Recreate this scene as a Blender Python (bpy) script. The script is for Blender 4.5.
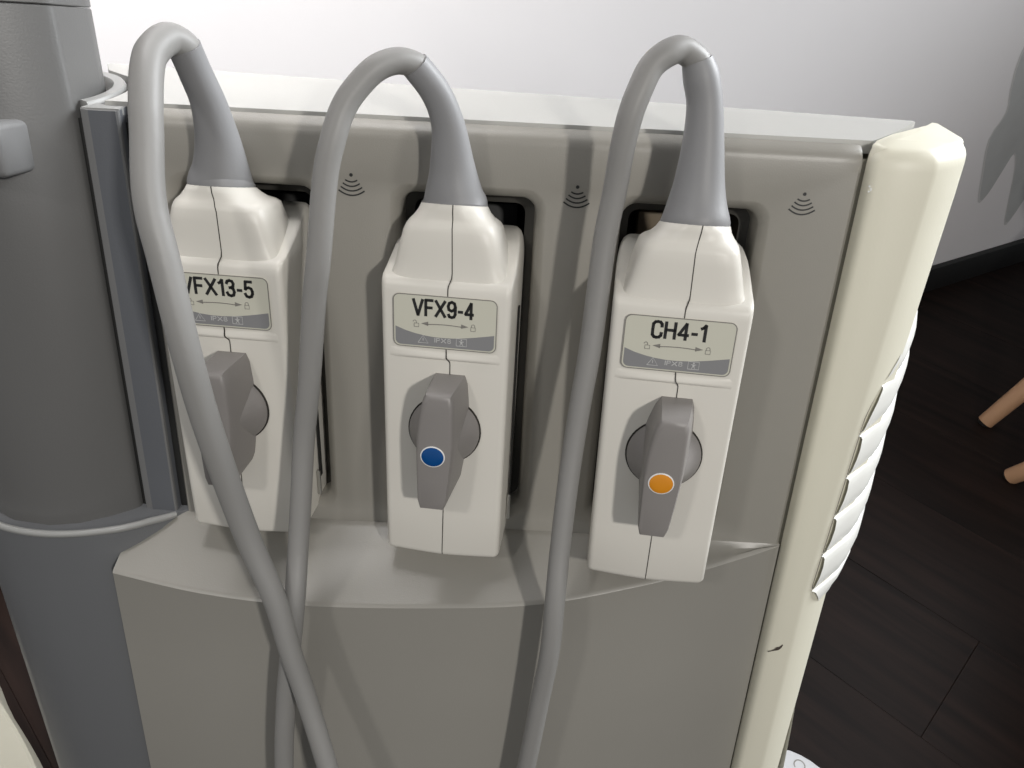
import bpy, bmesh, math, random
from mathutils import Matrix, Vector
random.seed(4)
C = bpy.context.scene.collection
S = bpy.context.scene
for o in list(bpy.data.objects): bpy.data.objects.remove(o)

# ------------------------------------------------------------------ camera, world, lights, exposure
H = 0.72                                             # height of the machine panel's origin over the floor
LEAN = math.radians(16)                              # the whole front leans back
MACH = Matrix.Translation((0, 0, H)) @ Matrix.Rotation(-LEAN, 4, 'X')
PITCH, ROLL, YAW, FPX = math.radians(23.7835), math.radians(2.9604), math.radians(-0.3786), 778.03
cam_d = bpy.data.cameras.new('camera'); cam = bpy.data.objects.new('camera', cam_d); C.objects.link(cam)
cam_d.sensor_width = 36; cam_d.lens = FPX/1024*36; cam_d.clip_start = 0.01; cam_d.clip_end = 50
def cam_rows():
    B = Matrix(((1,0,0),(0,0,-1),(0,1,0)))
    cw, sw = math.cos(YAW), math.sin(YAW); cp, sp = math.cos(PITCH), math.sin(PITCH); cr, sr = math.cos(ROLL), math.sin(ROLL)
    return Matrix(((cr,-sr,0),(sr,cr,0),(0,0,1))) @ Matrix(((1,0,0),(0,cp,-sp),(0,sp,cp))) @ B @ Matrix(((cw,-sw,0),(sw,cw,0),(0,0,1)))
Rw = cam_rows()
cm = Matrix((Rw[0], -Rw[1], -Rw[2])).transposed().to_4x4()
cm.translation = (0.0726, -0.3812, 0.0893)
cam.matrix_world = MACH @ cm
S.camera = cam

w = bpy.data.worlds.new('room_light'); S.world = w; w.use_nodes = True
w.node_tree.nodes['Background'].inputs[0].default_value = (0.95, 0.97, 1.0, 1)
w.node_tree.nodes['Background'].inputs[1].default_value = 0.26

def area(name, loc, target, size, power, col, sy=None, spread=180):
    d = bpy.data.lights.new(name, 'AREA'); d.size = size; d.energy = power; d.color = col; d.spread = math.radians(spread)
    if sy: d.shape = 'RECTANGLE'; d.size_y = sy
    o = bpy.data.objects.new(name, d); C.objects.link(o); o.location = loc
    o.rotation_euler = (Vector(target)-Vector(loc)).to_track_quat('-Z', 'Y').to_euler()
    return o
area('ceiling_lamp_front', (0.66, -1.12, 1.40), (0.05, 0, 0.7), 0.07, 8.8, (1.0, 0.965, 0.915))
area('ceiling_lamp_left', (-0.75, -1.15, 1.95), (0.05, 0, 0.7), 0.14, 4.5, (1.0, 0.97, 0.93))
area('window_light_right', (1.7, 0.75, 1.45), (0.2, 0.05, 0.65), 0.8, 10.5, (0.94, 0.97, 1.0), 0.9, 75)
area('wall_fill_light', (-0.16, 0.26, 1.70), (-0.50, 0.42, 0.85), 0.35, 5.6, (1.0, 0.98, 0.98), None, 88)  # unseen light added behind the cart, aimed to whiten the wall
vs = S.view_settings; vs.view_transform = 'Standard'; vs.look = 'None'; vs.gamma = 1; vs.use_curve_mapping = False
vs.exposure = 0.08

# ------------------------------------------------------------------ materials
def mat(name, col, rough=0.45, grain=0.0, gscale=900, mottle=0.0, spec=0.5, metal=0.0):
    m = bpy.data.materials.new(name); m.use_nodes = True
    n = m.node_tree.nodes; l = m.node_tree.links; b = n['Principled BSDF']
    b.inputs['Base Color'].default_value = (*col, 1); b.inputs['Roughness'].default_value = rough
    b.inputs['Specular IOR Level'].default_value = spec; b.inputs['Metallic'].default_value = metal
    tc = n.new('ShaderNodeTexCoord')
    if mottle:
        t = n.new('ShaderNodeTexNoise'); t.inputs['Scale'].default_value = 14; t.inputs['Detail'].default_value = 4
        r = n.new('ShaderNodeMapRange'); r.inputs['To Min'].default_value = 1-mottle; r.inputs['To Max'].default_value = 1+mottle
        mx = n.new('ShaderNodeVectorMath'); mx.operation = 'SCALE'; mx.inputs[0].default_value = col
        l.new(tc.outputs['Object'], t.inputs['Vector']); l.new(t.outputs['Fac'], r.inputs['Value'])
        l.new(r.outputs[0], mx.inputs['Scale']); l.new(mx.outputs[0], b.inputs['Base Color'])
    if grain:
        t = n.new('ShaderNodeTexNoise'); t.inputs['Scale'].default_value = gscale; t.inputs['Detail'].default_value = 2
        bu = n.new('ShaderNodeBump'); bu.inputs['Strength'].default_value = grain; bu.inputs['Distance'].default_value = 0.0003
        l.new(tc.outputs['Object'], t.inputs['Vector']); l.new(t.outputs['Fac'], bu.inputs['Height']); l.new(bu.outputs[0], b.inputs['Normal'])
    return m
M_PANEL = mat('warm_grey_plastic', (0.285, 0.272, 0.242), 0.38, 0.25, 1400, 0.03)
M_LOWER = mat('warm_grey_gloss_plastic', (0.292, 0.28, 0.252), 0.36, 0.2, 1400, 0.04)
M_LID = mat('pale_lid_plastic', (0.45, 0.445, 0.42), 0.42, 0.15)
M_CREAM = mat('cream_plastic', (0.72, 0.695, 0.575), 0.45, 0.12, 700, 0.03)
M_HOUSE = mat('ivory_housing_plastic', (0.70, 0.675, 0.615), 0.42, 0.08, 900, 0.012)
M_SEAM = mat('seam_shadow_gap', (0.03, 0.027, 0.022), 0.8)
M_GAP = mat('olive_gap_shade', (0.20, 0.19, 0.15), 0.6)  # olive tone painted for the column's shaded side in the gap
M_BLACK = mat('black_recess', (0.012, 0.012, 0.011), 0.6)
M_DARKREC = mat('dark_recess_wall', (0.055, 0.052, 0.045), 0.5)
M_OLIVE = mat('brown_port_plate', (0.17, 0.13, 0.08), 0.5)
M_KNOB = mat('mid_grey_knob', (0.24, 0.225, 0.215), 0.42, 0.15)
M_SLEEVE = mat('grey_rubber_sleeve', (0.245, 0.245, 0.25), 0.5, 0.15, 700)
M_CABLE = mat('grey_rubber_cable', (0.26, 0.255, 0.245), 0.5, 0.3, 300, 0.07)
M_LABEL = mat('pale_label_film', (0.60, 0.59, 0.50), 0.35)
M_LGREY = mat('label_grey_print', (0.24, 0.24, 0.245), 0.4)
M_LRIM = mat('label_outline_grey', (0.22, 0.21, 0.19), 0.5)
M_INK = mat('black_print', (0.015, 0.015, 0.015), 0.5)
M_INKG = mat('grey_print', (0.22, 0.21, 0.19), 0.5)
M_INKW = mat('light_print', (0.55, 0.55, 0.54), 0.5)
M_BLUE = mat('blue_enamel_dot', (0.004, 0.065, 0.235), 0.22)
M_ORANGE = mat('orange_enamel_dot', (0.70, 0.27, 0.02), 0.22)
M_GREYDOT = mat('grey_enamel_dot', (0.25, 0.26, 0.26), 0.25)
M_WHITE = mat('white_rim', (0.8, 0.8, 0.78), 0.35)
M_POST = mat('dark_grey_metallic_plastic', (0.125, 0.124, 0.121), 0.42, 0.25, 1000, 0.03)
M_BODY = mat('slate_grey_plastic', (0.142, 0.146, 0.152), 0.42, 0.25, 1000, 0.03)
M_FLANGE = mat('slate_grey_flange', (0.115, 0.121, 0.133), 0.4, 0.25, 1000)
M_FBEV = mat('mid_grey_bevel', (0.17, 0.17, 0.17), 0.42, 0.1)
M_FLEDGE = mat('light_grey_edge', (0.29, 0.29, 0.28), 0.42, 0.1)
M_FOOT = mat('dull_cream_plastic', (0.36, 0.345, 0.28), 0.5, 0.1, 700, 0.05)
M_HOOD = mat('pale_grey_hood', (0.50, 0.50, 0.51), 0.45)
M_LOUV = mat('white_louvre_plastic', (0.83, 0.83, 0.79), 0.4)
M_STEEL = mat('scuffed_steel', (0.6, 0.6, 0.58), 0.3, metal=1.0)
M_RUBBER = mat('black_rubber', (0.02, 0.02, 0.02), 0.7)
M_LEGWOOD = mat('pale_beech', (0.52, 0.30, 0.17), 0.5, 0.2, 200, 0.08)
M_SEAT = mat('white_chair_shell', (0.7, 0.7, 0.68), 0.4)
M_SKIRT = mat('black_skirting', (0.008, 0.008, 0.008), 0.6)
M_WALL = mat('painted_wall', (0.84, 0.82, 0.825), 0.75, 0.1, 60, 0.01)
M_SHAPE = mat('grey_wall_shape', (0.50, 0.51, 0.505), 0.7, 0, 0, 0.12)
M_SHAPE_A = mat('pale_wall_shape', (0.50, 0.49, 0.485), 0.7)
M_SHAPE_B = mat('lighter_wall_shape', (0.62, 0.615, 0.61), 0.7)
M_SCUFF = mat('dark_scuff', (0.06, 0.045, 0.035), 0.7)
def floor_mat():
    m = mat('dark_wood_floor', (0.02, 0.014, 0.012), 0.55, spec=0.12)
    n = m.node_tree.nodes; l = m.node_tree.links; b = n['Principled BSDF']
    tc = n.new('ShaderNodeTexCoord'); mp = n.new('ShaderNodeMapping'); mp.inputs['Scale'].default_value = (3, 40, 1)
    t = n.new('ShaderNodeTexNoise'); t.inputs['Scale'].default_value = 1.5; t.inputs['Detail'].default_value = 6
    oi = n.new('ShaderNodeObjectInfo'); ad = n.new('ShaderNodeVectorMath')
    r = n.new('ShaderNodeValToRGB'); r.color_ramp.elements[0].color = (0.006, 0.0040, 0.0033, 1); r.color_ramp.elements[1].color = (0.020, 0.0115, 0.009, 1)
    r.color_ramp.elements[0].position = 0.3; r.color_ramp.elements[1].position = 0.75
    l.new(tc.outputs['Object'], ad.inputs[0]); l.new(oi.outputs['Random'], ad.inputs[1]); l.new(ad.outputs[0], mp.inputs['Vector'])
    l.new(mp.outputs[0], t.inputs['Vector']); l.new(t.outputs['Fac'], r.inputs['Fac']); l.new(r.outputs[0], b.inputs['Base Color'])
    return m
M_FLOOR = floor_mat()

# ------------------------------------------------------------------ helpers
def link(name, me, m=None, parent=None, mw=None, smooth=True, angle=35):
    o = bpy.data.objects.new(name, me); C.objects.link(o)
    if m:
        for x in (m if isinstance(m, (list, tuple)) else [m]): me.materials.append(x)
    if smooth:
        for p in me.polygons: p.use_smooth = True
        try: me.set_sharp_from_angle(angle=math.radians(angle))
        except Exception: pass
    if parent: o.parent = parent
    if mw is not None: o.matrix_world = mw
    return o
def obj(name, bm, m, parent=None, mw=None, smooth=True, angle=35, recalc=True):
    if recalc: bmesh.ops.recalc_face_normals(bm, faces=bm.faces)
    me = bpy.data.meshes.new(name); bm.to_mesh(me); bm.free()
    return link(name, me, m, parent, mw, smooth, angle)
def root(name, label, cat, mw, group=None):
    o = bpy.data.objects.new(name, None); C.objects.link(o); o.matrix_world = mw; o.empty_display_size = 0.03
    o['label'] = label; o['category'] = cat
    if group: o['group'] = group
    return o
def loft(rings, closed=True, cap0=True, cap1=True, bm=None, mi=None):
    bm = bm or bmesh.new()
    vr = [[bm.verts.new(p) for p in r] for r in rings]
    n = len(rings[0])
    for k in range(len(vr)-1):
        for i in range(n if closed else n-1):
            j = (i+1) % n
            f = bm.faces.new((vr[k][i], vr[k][j], vr[k+1][j], vr[k+1][i]))
            if mi: f.material_index = mi[k]
    if cap0: f = bm.faces.new(vr[0][::-1]); f.material_index = mi[0] if mi else 0
    if cap1: f = bm.faces.new(vr[-1]); f.material_index = mi[-1] if mi else 0
    return bm
def rrect(x0, x1, z0, z1, r, n=6):
    pts = []
    for cx, cz, a0 in ((x1-r, z1-r, 0), (x0+r, z1-r, 90), (x0+r, z0+r, 180), (x1-r, z0+r, 270)):
        for k in range(n+1):
            a = math.radians(a0+90*k/n); pts.append((cx+r*math.cos(a), cz+r*math.sin(a)))
    return pts
def box(bm, x0, x1, y0, y1, z0, z1):
    vs_ = [bm.verts.new((x, y, z)) for z in (z0, z1) for y in (y0, y1) for x in (x0, x1)]
    for f in ((0,2,3,1), (4,5,7,6), (0,1,5,4), (2,6,7,3), (0,4,6,2), (1,3,7,5)): bm.faces.new([vs_[i] for i in f])
    return bm
def bevel(bm, w_, seg=3):
    bmesh.ops.bevel(bm, geom=list(bm.edges), offset=w_, segments=seg, affect='EDGES', profile=0.5, clamp_overlap=True); return bm
def catmull(P, sub):
    out = []
    for i in range(len(P)-1):
        p0, p1, p2, p3 = P[max(i-1, 0)], P[i], P[i+1], P[min(i+2, len(P)-1)]
        for s in range(sub):
            t = s/sub
            out.append(tuple(0.5*((2*b)+(-a+c)*t+(2*a-5*b+4*c-d)*t*t+(-a+3*b-3*c+d)*t**3) for a, b, c, d in zip(p0, p1, p2, p3)))
    out.append(tuple(P[-1])); return out
def tube(P, sub=6, n=20, up=(1, 0, 0), flat=1.0, cap=True, bm=None):
    """sweep a circle along points (x, y, z, radius)"""
    Q = catmull(P, sub); pts = [Vector(q[:3]) for q in Q]; rings = []
    nrm = None
    for i, p in enumerate(pts):
        t = (pts[min(i+1, len(pts)-1)]-pts[max(i-1, 0)]).normalized()
        if nrm is None: nrm = (Vector(up)-t*t.dot(Vector(up))).normalized()
        else: nrm = (nrm-t*t.dot(nrm)).normalized()
        b = t.cross(nrm); r = Q[i][3]
        rings.append([p+nrm*r*math.cos(2*math.pi*k/n)+b*r*flat*math.sin(2*math.pi*k/n) for k in range(n)])
    return loft(rings, True, cap, cap, bm)
def prism(pts, y0, y1, bm=None):
    """extrude an xz outline between y0 and y1"""
    return loft([[(x, y0, z) for x, z in pts], [(x, y1, z) for x, z in pts]], bm=bm)
def strip(bm, pts, wd, y, th=0.00012):
    """a flat printed line of given width through xz points"""
    n = len(pts); L, Rr = [], []
    for i in range(n):
        a = Vector(pts[max(i-1, 0)]); b = Vector(pts[min(i+1, n-1)]); d = (b-a).normalized(); q = Vector((-d.y, d.x))*wd/2
        p = Vector(pts[i]); L.append(p+q); Rr.append(p-q)
    rings = []
    for a, b in zip(L, Rr):
        rings.append([(a.x, y, a.y), (b.x, y, b.y), (b.x, y+th, b.y), (a.x, y+th, a.y)])
    loft(rings, bm=bm)
GLYPH = {   # strokes on a 0..w by 0..1 grid, condensed grotesque
 'V': (0.56, [[(0.0, 1), (0.28, 0), (0.56, 1)]]),
 'F': (0.42, [[(0.42, 1), (0.0, 1), (0.0, 0)], [(0.0, 0.52), (0.37, 0.52)]]),
 'X': (0.56, [[(0.0, 1), (0.56, 0)], [(0.56, 1), (0.0, 0)]]),
 'H': (0.46, [[(0, 0), (0, 1)], [(0.46, 0), (0.46, 1)], [(0, 0.52), (0.46, 0.52)]]),
 'I': (0.0, [[(0, 0), (0, 1)]]),
 'P': (0.40, [[(0, 0), (0, 1), (0.22, 1), (0.36, 0.94), (0.40, 0.76), (0.36, 0.56), (0.22, 0.49), (0, 0.49)]]),
 'C': (0.44, [[(0.44, 0.70), (0.43, 0.86), (0.34, 0.98), (0.22, 1.0), (0.10, 0.98), (0.01, 0.85), (0.0, 0.5), (0.01, 0.15), (0.10, 0.02), (0.22, 0.0), (0.34, 0.02), (0.43, 0.14), (0.44, 0.30)]]),
 '-': (0.22, [[(0.0, 0.40), (0.22, 0.40)]]),
 '1': (0.24, [[(0.0, 0.78), (0.10, 0.84), (0.20, 1.0), (0.20, 0)]]),
 '4': (0.46, [[(0.34, 0), (0.34, 1), (0.0, 0.28), (0.46, 0.28)]]),
 '5': (0.42, [[(0.40, 1), (0.06, 1), (0.03, 0.50), (0.12, 0.60), (0.24, 0.62), (0.36, 0.56), (0.42, 0.40), (0.42, 0.24), (0.35, 0.06), (0.21, 0.0), (0.07, 0.05), (0.0, 0.22)]]),
 '3': (0.42, [[(0.01, 0.80), (0.07, 0.95), (0.20, 1.0), (0.34, 0.95), (0.40, 0.80), (0.37, 0.62), (0.24, 0.54), (0.16, 0.53)], [(0.24, 0.54), (0.37, 0.46), (0.42, 0.27), (0.36, 0.06), (0.21, 0.0), (0.07, 0.05), (0.0, 0.22)]]),
 '8': (0.42, [[(0.21, 0.54), (0.07, 0.62), (0.03, 0.80), (0.08, 0.95), (0.21, 1.0), (0.34, 0.95), (0.39, 0.80), (0.35, 0.62), (0.21, 0.54), (0.06, 0.44), (0.0, 0.25), (0.06, 0.06), (0.21, 0.0), (0.36, 0.06), (0.42, 0.25), (0.36, 0.44), (0.21, 0.54)]]),
 '9': (0.44, [[(0.02, 0.18), (0.08, 0.04), (0.22, 0.0), (0.36, 0.05), (0.43, 0.22), (0.44, 0.68), (0.38, 0.92), (0.22, 1.0), (0.06, 0.92), (0.0, 0.72), (0.04, 0.50), (0.20, 0.42), (0.36, 0.50), (0.44, 0.68)]]),
}
def stroke_text(name, body, cx, cz, y, wid, hei, wt, m, parent):
    bm = bmesh.new(); gap = 0.20; total = sum(GLYPH[c][0] for c in body)+gap*(len(body)-1); kx = wid/total; x = 0
    for c in body:
        w_, st = GLYPH[c]
        for s_ in st:
            P = [(cx-wid/2+(x+px)*kx, cz-hei/2+wt/2+pz*(hei-wt)) for px, pz in s_]
            for a, b2 in zip(P, P[1:]):
                d = Vector(b2)-Vector(a); L = d.length; d /= L; e = wt*0.28
                strip(bm, [tuple(Vector(a)-d*e), tuple(Vector(b2)+d*e)], wt, y)
        x += w_+gap
    return obj(name, bm, m, parent, smooth=False)

# ------------------------------------------------------------------ the room
floor_root = bpy.data.objects.new('floor', None); C.objects.link(floor_root); floor_root['kind'] = 'structure'
sub = box(bmesh.new(), -3.5, 4.5, -2.6, 4.2, -0.04, -0.012)
obj('subfloor', sub, M_SKIRT, floor_root, smooth=False)
pa = math.radians(-43)
pm = bmesh.new(); box(pm, -0.6019, 0.6019, -0.09445, 0.09445, -0.012, 0); bevel(pm, 0.0005, 1)
plank_me = bpy.data.meshes.new('plank'); bmesh.ops.recalc_face_normals(pm, faces=pm.faces); pm.to_mesh(plank_me); pm.free(); plank_me.materials.append(M_FLOOR)
ca, sa = math.cos(pa), math.sin(pa)
for r in range(-16, 24):
    for k in range(-4, 5):
        u = k*1.204+(r*0.61+0.25) % 1.204; v = r*0.189
        x, y = 0.6+u*ca-v*sa, 0.5+u*sa+v*ca
        if -2.4 < x < 3.4 and -1.9 < y < 3.0:
            o = bpy.data.objects.new('plank', plank_me); C.objects.link(o); o.parent = floor_root
            o.location = (x, y, random.uniform(-0.0004, 0.0)); o.rotation_euler = (0, 0, pa)
# wall, running behind the machine at 29 degrees
WA = math.radians(29.1)
WM = Matrix.Translation((0.99, 1.175, 0)) @ Matrix.Rotation(WA, 4, 'Z')
obj('wall_back', box(bmesh.new(), -4.2, 3.0, 0, 0.12, 0.0, 2.6), M_WALL, mw=WM, smooth=False)['kind'] = 'structure'
obj('baseboard_back', bevel(box(bmesh.new(), -4.2, 3.0, -0.014, -0.0005, 0.0, 0.062), 0.002, 2), M_SKIRT, mw=WM)['kind'] = 'structure'

# ------------------------------------------------------------------ the machine
mach = root('ultrasound_cart', 'large warm grey and cream hospital scanner cart with three probe ports', 'medical cart', MACH)
# front panel with three recesses
PX0, PX1, PZ0, PZ1 = -0.1166, 0.2304, -0.1735, 0.0505
CX = [-0.0652, 0.0440, 0.1532]                    # recess centres
HW, RZ0, RZ1 = 0.0387, -0.1635, 0.0245
bm = bmesh.new()
def loop(pts, y): return [bm.verts.new((x, y, z)) for x, z in pts]
outer = [(PX0+0.002, PZ0), (PX1-0.002, PZ0), (PX1-0.002, 0.0400), (PX0+0.002, 0.0400)]
ov = loop(outer, 0.0); loops = [ov]; hole_pts = []
for c in CX:
    hp = rrect(c-HW, c+HW, RZ0, RZ1, 0.010, 6); hole_pts.append(hp); loops.append(loop(hp, 0.0))
ed = []
for lv in loops:
    for i in range(len(lv)): ed.append(bm.edges.new((lv[i], lv[(i+1) % len(lv)])))
bmesh.ops.triangle_fill(bm, use_beauty=True, use_dissolve=False, edges=ed)
# drop faces filled inside the holes
for f in list(bm.faces):
    m_ = f.calc_center_median()
    for c in CX:
        if abs(m_.x-c) < HW-0.0008 and RZ0+0.0008 < m_.z < RZ1-0.0008 and not (abs(m_.x-c) > HW-0.0035 and (m_.z > RZ1-0.0035 or m_.z < RZ0+0.0035)):
            if all(v in loops[1+CX.index(c)] for v in f.verts): bm.faces.remove(f); break
def ring_of(c, inset, y, r):
    return [(x, y, z) for x, z in rrect(c-HW+inset, c+HW-inset, RZ0+inset, RZ1-inset, r, 6)]
for c, lv in zip(CX, loops[1:]):
    prev = lv
    for inset, y, r in ((0.0012, 0.0006, 0.0095), (0.0045, 0.0045, 0.0080), (0.0052, 0.0060, 0.0075), (0.0058, 0.017, 0.0072)):
        cur = [bm.verts.new(p) for p in ring_of(c, inset, y, r)]
        for i in range(len(cur)):
            j = (i+1) % len(cur); bm.faces.new((prev[i], prev[j], cur[j], cur[i]))
        prev = cur
# rounded top lip and sides of the panel
prof = [(0.0, 0.0400), (0.0, 0.0438), (0.0002, 0.0456), (0.0007, 0.0472), (0.0016, 0.0486), (0.0030, 0.0500), (0.0048, 0.0513), (0.0064, 0.0522), (0.0070, 0.0520), (0.0070, 0.045)]
xs = [PX0-0.0005, PX0+0.0015, PX0+0.004]+[PX0+(PX1-PX0)*k/30 for k in range(1, 30)]+[PX1-0.003, PX1-0.001, PX1]
rings = []
for x in xs:
    e = min(x-xs[0], xs[-1]-x); d = 0.0025 if e < 1e-6 else (0.0006 if e < 0.003 else 0)
    rings.append([(x, y+d, z-d*0.6) for y, z in prof])
loft(rings, closed=False, cap0=False, cap1=False, bm=bm)
loft([[(PX0+0.002, 0, PZ0), (PX0+0.002, 0, 0.0400)], [(PX0, 0.003, PZ0), (PX0, 0.003, 0.0450)], [(PX0, 0.03, PZ0), (PX0, 0.03, 0.0450)]], False, False, False, bm)
loft([[(PX1-0.002, 0, PZ0), (PX1-0.002, 0, 0.0400)], [(PX1, 0.002, PZ0), (PX1, 0.002, 0.0450)], [(PX1, 0.03, PZ0), (PX1, 0.03, 0.0450)]], False, False, False, bm)
panel = obj('front_panel', bm, M_PANEL, mach, angle=40)
for c in CX:
    bm = bmesh.new()
    loft([ring_of(c, 0.0058, 0.0168, 0.0072), ring_of(c, 0.0105, 0.0185, 0.005), ring_of(c, 0.0107, 0.075, 0.005)], cap0=False, cap1=True, bm=bm, mi=[0, 1])
    rw = obj('port_recess', bm, [M_DARKREC, M_BLACK], panel, recalc=False)
    pp = bmesh.new(); box(pp, c-0.020, c+0.0245, 0.045, 0.05, -0.11, 0.0085); bevel(pp, 0.002, 2)
    box(pp, c-0.012, c+0.012, 0.038, 0.046, -0.09, -0.02)
    obj('port_socket', pp, M_OLIVE if c > 0.1 else M_BLACK, panel)
# wireless style symbols
for (ix, iz) in ((-0.0125, 0.0266), (0.0967, 0.0265), (0.2053, 0.0288)):
    b2 = bmesh.new()
    bmesh.ops.create_circle(b2, cap_ends=True, radius=0.00085, segments=16, matrix=Matrix.Translation((ix, -0.00025, iz)) @ Matrix.Rotation(math.pi/2, 4, 'X'))
    for q in range(4):
        R0 = 0.0034+0.0020*q; hw_ = (0.0029, 0.0041, 0.0052, 0.0063)[q]; zb = -0.0033-0.00215*q
        sag = (0.0009, 0.0015, 0.0019, 0.0024)[q]
        pts = [(ix+t/8*hw_, iz+zb+sag*(t/8)**2) for t in range(-8, 9)]
        strip(b2, pts, 0.00068, -0.00025)
    obj('wireless_symbol', b2, M_INK, panel, smooth=False)

# curved shelf and lower panel
edge = [(-0.1450,-0.0354,-0.1894), (-0.0937,-0.0433,-0.1935), (-0.0382,-0.0466,-0.1951), (0.0321,-0.0444,-0.1940), (0.0918,-0.0392,-0.1914), (0.1474,-0.0268,-0.1852), (0.1822,-0.0167,-0.1802), (0.2061,-0.0087,-0.1762), (0.2304,-0.0004,-0.1722)]
E2 = catmull(edge, 6); rings = []
for ex, ey, ez in E2:
    t = min(1, abs(ey)/0.01)
    pr = [(0.012, -0.1712), (0.0, -0.1712), (min(-0.0003, ey*0.10), -0.1712-0.0025*t*0.7), (ey*0.25, -0.1738+(ez+0.1738)*0.22), (ey*0.6, -0.1738+(ez+0.1738)*0.6)]
    dx = Vector((ey, ez+0.1718)); L = dx.length; dn = dx/L if L > 1e-6 else Vector((0, -1))
    a = Vector((ey, ez)); k = min(0.0022, L*0.4)
    pr += [tuple(a-dn*k), tuple(a-dn*k*0.45+Vector((0.0, -k*0.06))), tuple(a+Vector((0.0, -k*0.45))), tuple(a+Vector((0.0002, -k*1.1))), (ey+0.0002, -0.25), (ey, -0.45), (ey, -0.655), (0.10, -0.655)]
    rings.append([(ex, y, z) for y, z in pr])
b = loft(rings, closed=False, cap0=True, cap1=True)
obj('lower_panel', b, M_LOWER, mach, angle=28)
# lid: crest at the back, concave ends
LC = (-0.168, 0.0235); rl = 0.0402
def lidz(y): return 0.0525+0.2*y
N = 60; rows = []
lf = lambda s: 0.0735+(0.0428-0.0735)*s
for v in (0.0076, 0.0084, 0.010, 0.015, 0.021, 0.028, 0.034, 0.040, 1, 2, 3):
    row = []
    for i in range(N+1):
        s = i/N; yc = lf(s)
        if v < 0.9: y = 0.0076+(yc-0.0076)*(v-0.0076)/0.0324; z = lidz(y)
        else: y = yc+(0.004, 0.03, 0.26)[int(v)-1]; z = lidz(yc)-(-0.0002, 0.006, 0.09)[int(v)-1]
        tt = min(max((y-0.0048)/0.038, 0), 1)
        xr = 0.2310+0.0380*tt**0.86
        dy = y-LC[1]
        x0 = LC[0]+(math.sqrt(rl*rl-dy*dy) if abs(dy) < rl*0.985 else 0.007)
        row.append((x0+(xr-x0)*s, y, z))
    rows.append(row)
rows.insert(0, [(p[0], p[1]-0.0001, p[2]-0.006) for p in rows[0]])
rows = [[(p[0], p[1], p[2]-0.012) for p in (r[0],)]+r+[(r[-1][0]+0.0002, r[-1][1], r[-1][2]-0.010)] for r in rows]
lid = obj('top_lid', loft(rows, False, False, False), M_LID, mach, angle=40)
# cream column at the right
def col_ring(z, inset=0.0, dz=0.0):
    t = min(max((0.05-z)/0.25, 0), 1)
    bx = 0.2615+(0.2488-0.2615)*t; cx_ = 0.2832+(0.2703-0.2832)*t
    if z < -0.2: cx_ -= (-0.2-z)*0.012
    i = inset
    c = [(0.2520, 0.0128), (0.2316, 0.0010), (0.2319, -0.0035), (0.2330, -0.0066), (0.2352, -0.0080), (0.2352+(bx-0.2352)*.5, -0.0082), (bx-0.002, -0.008), (bx+0.001, -0.0068), (cx_-0.0028, 0.0068), (cx_-0.0005, 0.0105), (cx_-0.0008, 0.016), (cx_-0.0045, 0.037), (0.2675, 0.0285)]
    return [(x+(i if x < 0.25 else -i), y+i*(1 if y < 0.02 else 0), z) for x, y in c]
rings = []
top = 0.0555
for z, i in [(-0.66, 0), (-0.45, 0), (-0.3, 0), (-0.25, 0), (-0.2, 0), (-0.15, 0), (-0.1, 0), (-0.05, 0), (0.0, 0), (0.03, 0), (0.0405, 0), (0.0440, 0.0003), (0.0465, 0.0012), (0.0485, 0.0026), (0.0498, 0.0042)]:
    rr = col_ring(z, i)
    if z > 0.035: rr = [(x, y, zz+0.20*y+0.0035) for x, y, zz in rr]
    rings.append(rr)
col = obj('side_column', loft(rings), M_CREAM, mach, angle=50)
cr = rings[-1]
b = bmesh.new()
# top cap with a concave left edge toward the lid
capo = [(0.2325, -0.0020), (0.2352, -0.0042), (0.2460, -0.0046), (0.2560, -0.0044), (0.2590, -0.0030), (0.2805, 0.0130), (0.2818, 0.0175), (0.2792, 0.0390), (0.2765, 0.0402), (0.2670, 0.0290), (0.2590, 0.0190), (0.2488, 0.0105), (0.2380, 0.0040), (0.2325, 0.0010)]
loft([[(x, y, 0.0300+0.2*y) for x, y in capo], [(x, y, 0.0522+0.2*y) for x, y in capo], [(x+(0.2575-x)*0.02, y+(0.014-y)*0.03, 0.0530+0.2*y) for x, y in capo], [(x+(0.2575-x)*0.07, y+(0.014-y)*0.08, 0.0534+0.2*y) for x, y in capo]], bm=b)
obj('column_cap', b, M_CREAM, mach, angle=50)
b = bmesh.new(); box(b, 0.2300, 0.2318, 0.0018, 0.03, -0.66, 0.046); box(b, 0.2310, 0.262, 0.012, 0.06, -0.66, 0.048)
obj('gap_shade_strip', b, M_GAP, mach, smooth=False)  # strips added in the gap, their colour standing in for shade
b = bmesh.new()
tube([(0.2345,-0.0082,-0.2440,0.0004), (0.2378,-0.0084,-0.2425,0.0006), (0.2398,-0.0084,-0.2412,0.0014), (0.2412,-0.0084,-0.2402,0.0009), (0.2424,-0.0083,-0.2380,0.0004)], 4, 8, flat=0.25, bm=b)
obj('scuff_mark', b, M_SCUFF, mach)
b = bmesh.new()
for x, z in ((0.2322, 0.0350), (0.2330, 0.0340), (0.2324, 0.0325), (0.2333, 0.0332)):
    bmesh.ops.create_icosphere(b, subdivisions=1, radius=0.0006, matrix=Matrix.Translation((x, -0.0068, z)) @ Matrix.Diagonal((1, .4, .8, 1)))
obj('chipped_spot', b, M_WHITE, mach)
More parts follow.
